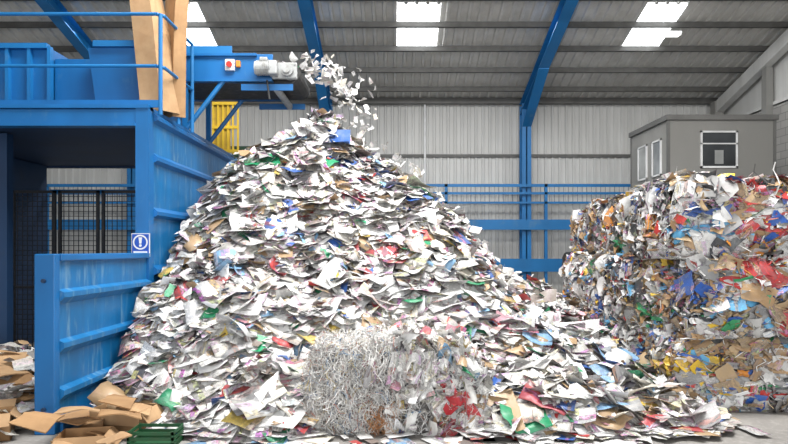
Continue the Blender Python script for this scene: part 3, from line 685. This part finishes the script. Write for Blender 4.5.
# shredded bale
e=empty('shredded_paper_bale',(bx,by,0),'wire tied bale of shredded white paper below the heap','bale')
o=bpy.data.objects.new('compressed_core',body_mesh(bw-.06,bd-.06,bh-.03,worn('pale_compressed_paper',(.26,.25,.24),(.13,.12,.11),(.45,.6),.8,0,12),9)); COL.objects.link(o); o.parent=e
def bulge(Pq):
    s_=1+.03-.09*np.abs(2*np.clip(Pq[:,:,2],0,bh)/bh-1)**3
    Pq[:,:,0]*=s_; Pq[:,:,1]*=s_+.03*np.sin(Pq[:,:,0]*7)*np.sin(Pq[:,:,2]*6)
    ex=np.abs(Pq[:,:,0])/(bw/2); Pq[:,:,1]*=1-.08*np.clip(ex,0,1.1)**4
    Pq[:,:,2]*=1-.09*np.clip(ex,0,1.1)**4+.045*np.sin(Pq[:,:,0]*5+1)
    Pq[:,:,2]=np.where(Pq[:,:,2]>bh+.03,bh+.03+(Pq[:,:,2]-bh-.03)*.8,Pq[:,:,2]); Pq[:,:,2]=np.maximum(Pq[:,:,2],.004); return Pq
n=16500; c,nr=boxpts(bw,bd,bh,n); left=(c[:,0]<-.02+rng.normal(0,.16,n))&(nr[:,1]<.5); c=c[left]; nr=nr[left]; n=len(c)
Ls=rng.uniform(.06,.3,n); yw=rng.uniform(0,6.28,n); q=rng.uniform(0,1,n)<.45; yw[q]=math.pi/2+rng.normal(0,.35,q.sum())
ofs=rng.uniform(-.04,.025,(n,1)); ofs[rng.uniform(0,1,n)<.05]+=.04
Pb=bulge(gen_strip(c+nr*ofs,nr+rng.normal(0,.35,(n,3)),yw,Ls,rng.uniform(.003,.008,n),Ls*rng.uniform(.04,.2,n),Ls*rng.uniform(.02,.16,n)))
i3,t3,p3=pick(n,[((.85,.84,.82),.62,0),((.62,.6,.56),.2,0),((.3,.27,.25),.07,0),((.5,.18,.12),.04,0),((.15,.3,.5),.035,0),((.6,.45,.15),.025,0)]); p3[:]=0
brp=(np.abs(c[:,0]+.12)<.14)&(c[:,2]<.28)&(rng.uniform(0,1,n)<.5); t3[brp]=np.array([.45,.2,.07])
o=bpy.data.objects.new('shredded_strips',sheet_mesh('shredded_strips',Pb,t3,rng.uniform(0,1,n),p3,7,2)); COL.objects.link(o); o.parent=e; o['kind']='stuff'
n=1500; c,nr=boxpts(bw,bd,bh,n); q=(c[:,0]>-.03+rng.normal(0,.14,n)); c=c[q]; nr=nr[q]; n=len(c)
Ls=rng.choice([.08,.16,.28],n); yw=rng.uniform(0,6.28,n); ly2=rng.uniform(0,1,n)<.4; yw[ly2]=math.pi/2+rng.normal(0,.3,ly2.sum())
Pb=bulge(gen(c+nr*rng.uniform(-.03,.03,(n,1)),nr*.9+rng.normal(0,.36,(n,3)),yw,Ls,Ls*rng.uniform(.2,.7,n),rng.normal(0,.5,(n,3)),.04,5,4))
i3,t3,p3=pick(n,PAL); rd=(c[:,0]>.48)&(c[:,0]<.72)&(c[:,2]<.5)&(rng.uniform(0,1,n)<.5); t3[rd]=np.array([.5,.04,.05]); t3[~rd&(rng.uniform(0,1,n)<.35)]=np.array([.82,.81,.78])
o=bpy.data.objects.new('crumpled_sheets',sheet_mesh('crumpled_sheets',Pb,t3,rng.uniform(0,1,n),p3,5,4)); COL.objects.link(o); o.parent=e; o['kind']='stuff'
n=2600; c,nr=boxpts(bw,bd,bh,n); q=(c[:,0]>-.1); c=c[q]; nr=nr[q]; n=len(c); Ls=rng.uniform(.06,.22,n)
Pb=bulge(gen_strip(c+nr*.015,nr+rng.normal(0,.3,(n,3)),rng.uniform(0,6.28,n),Ls,rng.uniform(.003,.007,n),Ls*.15,Ls*.1)); i3,t3,p3=pick(n,[((.82,.81,.79),.75,0),((.4,.38,.35),.25,0)]); p3[:]=0
o=bpy.data.objects.new('shredded_strips',sheet_mesh('shredded_strips',Pb,t3,rng.uniform(0,1,n),p3,7,2)); COL.objects.link(o); o.parent=e; o['kind']='stuff'
for w_ in wires(bw+.0,bd+.03,bh-.01,5,'x',.0025):
    o=bpy.data.objects.new('baling_wire',w_); COL.objects.link(o); o.parent=e

# ---------------------------------------------------------------- cardboard
def carton(x,y,z,w,d,h,rz,tilt,label,mat=CARD,flaps=(40,-30,70,20)):
    e=empty('cardboard_box',(x,y,z),label,'box','cardboard boxes'); t=.008
    m=MB(); m.box((x-w/2,y-d/2,z),(x+w/2,y-d/2+t,z+h)); m.box((x-w/2,y+d/2-t,z),(x+w/2,y+d/2,z+h)); m.box((x-w/2,y-d/2,z),(x-w/2+t,y+d/2,z+h)); m.box((x+w/2-t,y-d/2,z),(x+w/2,y+d/2,z+h)); m.box((x-w/2,y-d/2,z),(x+w/2,y+d/2,z+t))
    m.obj('carton_body',mat,e)
    fl=.45*min(w,d)
    for k,a in enumerate(flaps):
        m=MB()
        if k==0: m.box((x-w/2,y-d/2-fl,z+h-t),(x+w/2,y-d/2,z+h),rot=RX(-a+0),piv=(x,y-d/2,z+h))
        if k==1: m.box((x-w/2,y+d/2,z+h-t),(x+w/2,y+d/2+fl,z+h),rot=RX(a),piv=(x,y+d/2,z+h))
        if k==2: m.box((x-w/2-fl,y-d/2,z+h-t),(x-w/2,y+d/2,z+h),rot=RY(a),piv=(x-w/2,y,z+h))
        if k==3: m.box((x+w/2,y-d/2,z+h-t),(x+w/2+fl,y+d/2,z+h),rot=RY(-a),piv=(x+w/2,y,z+h))
        m.obj('flap',CARD2,e)
    e.rotation_euler=(0,math.radians(tilt),math.radians(rz)); return e
carton(-2.84,5.62,0,.42,.32,.13,12,0,'low open brown cardboard box on the concrete floor',CARD,(-75,-20,-75,-45))
carton(-2.72,6.2,.0,.55,.32,.22,-12,0,'brown cardboard box with open flaps near the blue wall',CARD,(-80,-10,-70,-50))
carton(-3.85,5.85,0,.36,.3,.26,25,0,'brown cardboard box among loose paper',CARD,(-50,20,-20,-40))
X0,X1,Y0,Y1=-2.42,-2.0,5.55,5.83
e=empty('produce_crate',((X0+X1)/2,(Y0+Y1)/2,0),'small green slatted crate holding scraps beside the heap','crate')
MB().box((X0,Y0,.0),(X1,Y1,.012)).obj('crate_base',GREENP,e)
for zz in (.02,.07,.12):
    m=MB(); m.box((X0,Y0,zz),(X1,Y0+.01,zz+.03)); m.box((X0,Y1-.01,zz),(X1,Y1,zz+.03)); m.box((X0,Y0,zz),(X0+.01,Y1,zz+.03)); m.box((X1-.01,Y0,zz),(X1,Y1,zz+.03)); m.obj('slat',GREENP,e)
for a in (X0,X1-.02):
    for b in (Y0,Y1-.02): MB().box((a,b,0),(a+.02,b+.02,.155)).obj('corner_post',GREENP,e)
def board(x,y,z,w,h,rx,ry,rz,label,mat=CARD,grp='cardboard sheets',bend=.04,crease=.1,taper=.2):
    nu,nv=11,10; vs=[]
    for j in range(nv):
        for i in range(nu):
            u=i/(nu-1)-.5; v=j/(nv-1); vs.append(Vector((u*w*(1-taper*v*(u>0)),.012*math.sin(5*u+2*v+x*3)+bend*(abs(u-crease))+.5*bend*max(0,v-.62),v*h*(1-.14*u+.05*math.sin(9*u)))))
    R=(RZ(rz)@RY(ry)@RX(rx)); mz=min((R@v).z for v in vs)
    fs=[(j*nu+i,j*nu+i+1,(j+1)*nu+i+1,(j+1)*nu+i) for j in range(nv-1) for i in range(nu-1)]
    m=MB().raw([R@v+Vector((x,y,z-mz)) for v in vs],fs); o=m.obj('cardboard_sheet',mat,origin=(x,y,z))
    s=o.modifiers.new('t','SOLIDIFY'); s.thickness=.012
    return top(o,label,'cardboard',grp)
board(-3.47,8.72,ZT,.36,1.2,-4,9,20,'tall brown cardboard sheet standing behind the blue guard rail',CARD,bend=.25)
board(-3.22,8.66,ZT,.62,1.95,-3,-5,28,'pale creased cardboard sheet leaning on the blue guard rail',CARD2,bend=.5,crease=-.1,taper=.45)
board(-3.32,8.95,ZT,.5,2.15,2,3,-12,'creased brown cardboard sheet propped on the platform',CARD,bend=.35,crease=.2)
for i in range(22):
    board(-3.7-.08*i*random.uniform(.3,1.4),5.6+random.uniform(0,1.8),.02+.025*i,random.uniform(.2,.4),random.uniform(.15,.34),-78+random.uniform(-20,22),random.uniform(-18,18),random.uniform(0,180),'torn brown cardboard piece lying beside the blue push wall',random.choice([CARD,CARD2]))
for i in range(12):
    board(random.uniform(-3.1,-2.4),random.uniform(5.4,6.35),.015+.024*i,random.uniform(.25,.45),random.uniform(.2,.32),-84+random.uniform(-14,10),random.uniform(-12,12),random.uniform(0,180),'flattened brown cardboard piece lying on the concrete floor',random.choice([CARD,CARD,CARD2]),bend=.03)
n=700; lx_=rng.uniform(-6.5,-3.6,n); ly_=rng.uniform(5.4,9.4,n); hh=.55*np.clip(1.5-np.abs(ly_-7.6)/1.4,0,1)*rng.uniform(0,1,n)
P3=gen(np.stack([lx_,ly_,hh+.03],1),np.array([[0,0,1.]])+rng.normal(0,.3,(n,3)),rng.uniform(0,6.28,n),rng.uniform(.15,.34,n),rng.uniform(.1,.25,n),rng.normal(0,.3,(n,3)),.02,4,3); P3[:,:,2]=np.maximum(P3[:,:,2],.005); P3[:,:,0]=np.minimum(P3[:,:,0],-3.52)
i4,t4,p4=pick(n,PAL); me=sheet_mesh('paper_litter',P3,t4,rng.uniform(0,1,n),p4,4,3); o=bpy.data.objects.new('paper_litter',me); COL.objects.link(o); top(o,'loose paper litter on the floor beside the blue push wall','paper litter',kind='stuff')

# ---------------------------------------------------------------- lights, world, camera
def area(name,loc,rot,sx_,sy_,e_,c=(1,1,1)):
    l=bpy.data.lights.new(name,'AREA'); l.shape='RECTANGLE'; l.size=sx_; l.size_y=sy_; l.energy=e_; l.color=c
    o=bpy.data.objects.new(name,l); o.location=loc; o.rotation_euler=rot; COL.objects.link(o); top(o,'unseen soft fill light added to the hall','light'); return o
area('hall_fill',(1,6,9.4),(math.radians(8),0,0),7,3,1900,(1,.99,.97))  # added area light under the ridge, stands in for daylight from above
area('hall_fill',(2,-4,6.5),(math.radians(62),0,0),12,4,350,(1,.99,.98))  # added fill from behind the camera, aimed forward and down
area('hall_fill',(0,16.5,8.0),(math.radians(0),0,0),20,2,720,(.97,.99,1))  # added wide fill below the roof to brighten the back wall
area('front_upward_fill',(0,-9,2.6),(math.radians(108),0,0),14,5,1150,(.96,.98,1))  # added fill behind the camera, tilted up to brighten roof, heap and wall
w=bpy.data.worlds.new('World'); scene.world=w; w.use_nodes=True
w.node_tree.nodes['Background'].inputs[0].default_value=(.87,.93,1,1); w.node_tree.nodes['Background'].inputs[1].default_value=.72
cam=bpy.data.cameras.new('camera'); cam.sensor_width=36; cam.lens=F/788*36; cam.shift_y=28/788
co=bpy.data.objects.new('camera',cam); co.location=CAM; co.rotation_euler=(math.radians(90),0,0); COL.objects.link(co); scene.camera=co
scene.view_settings.view_transform='Standard'
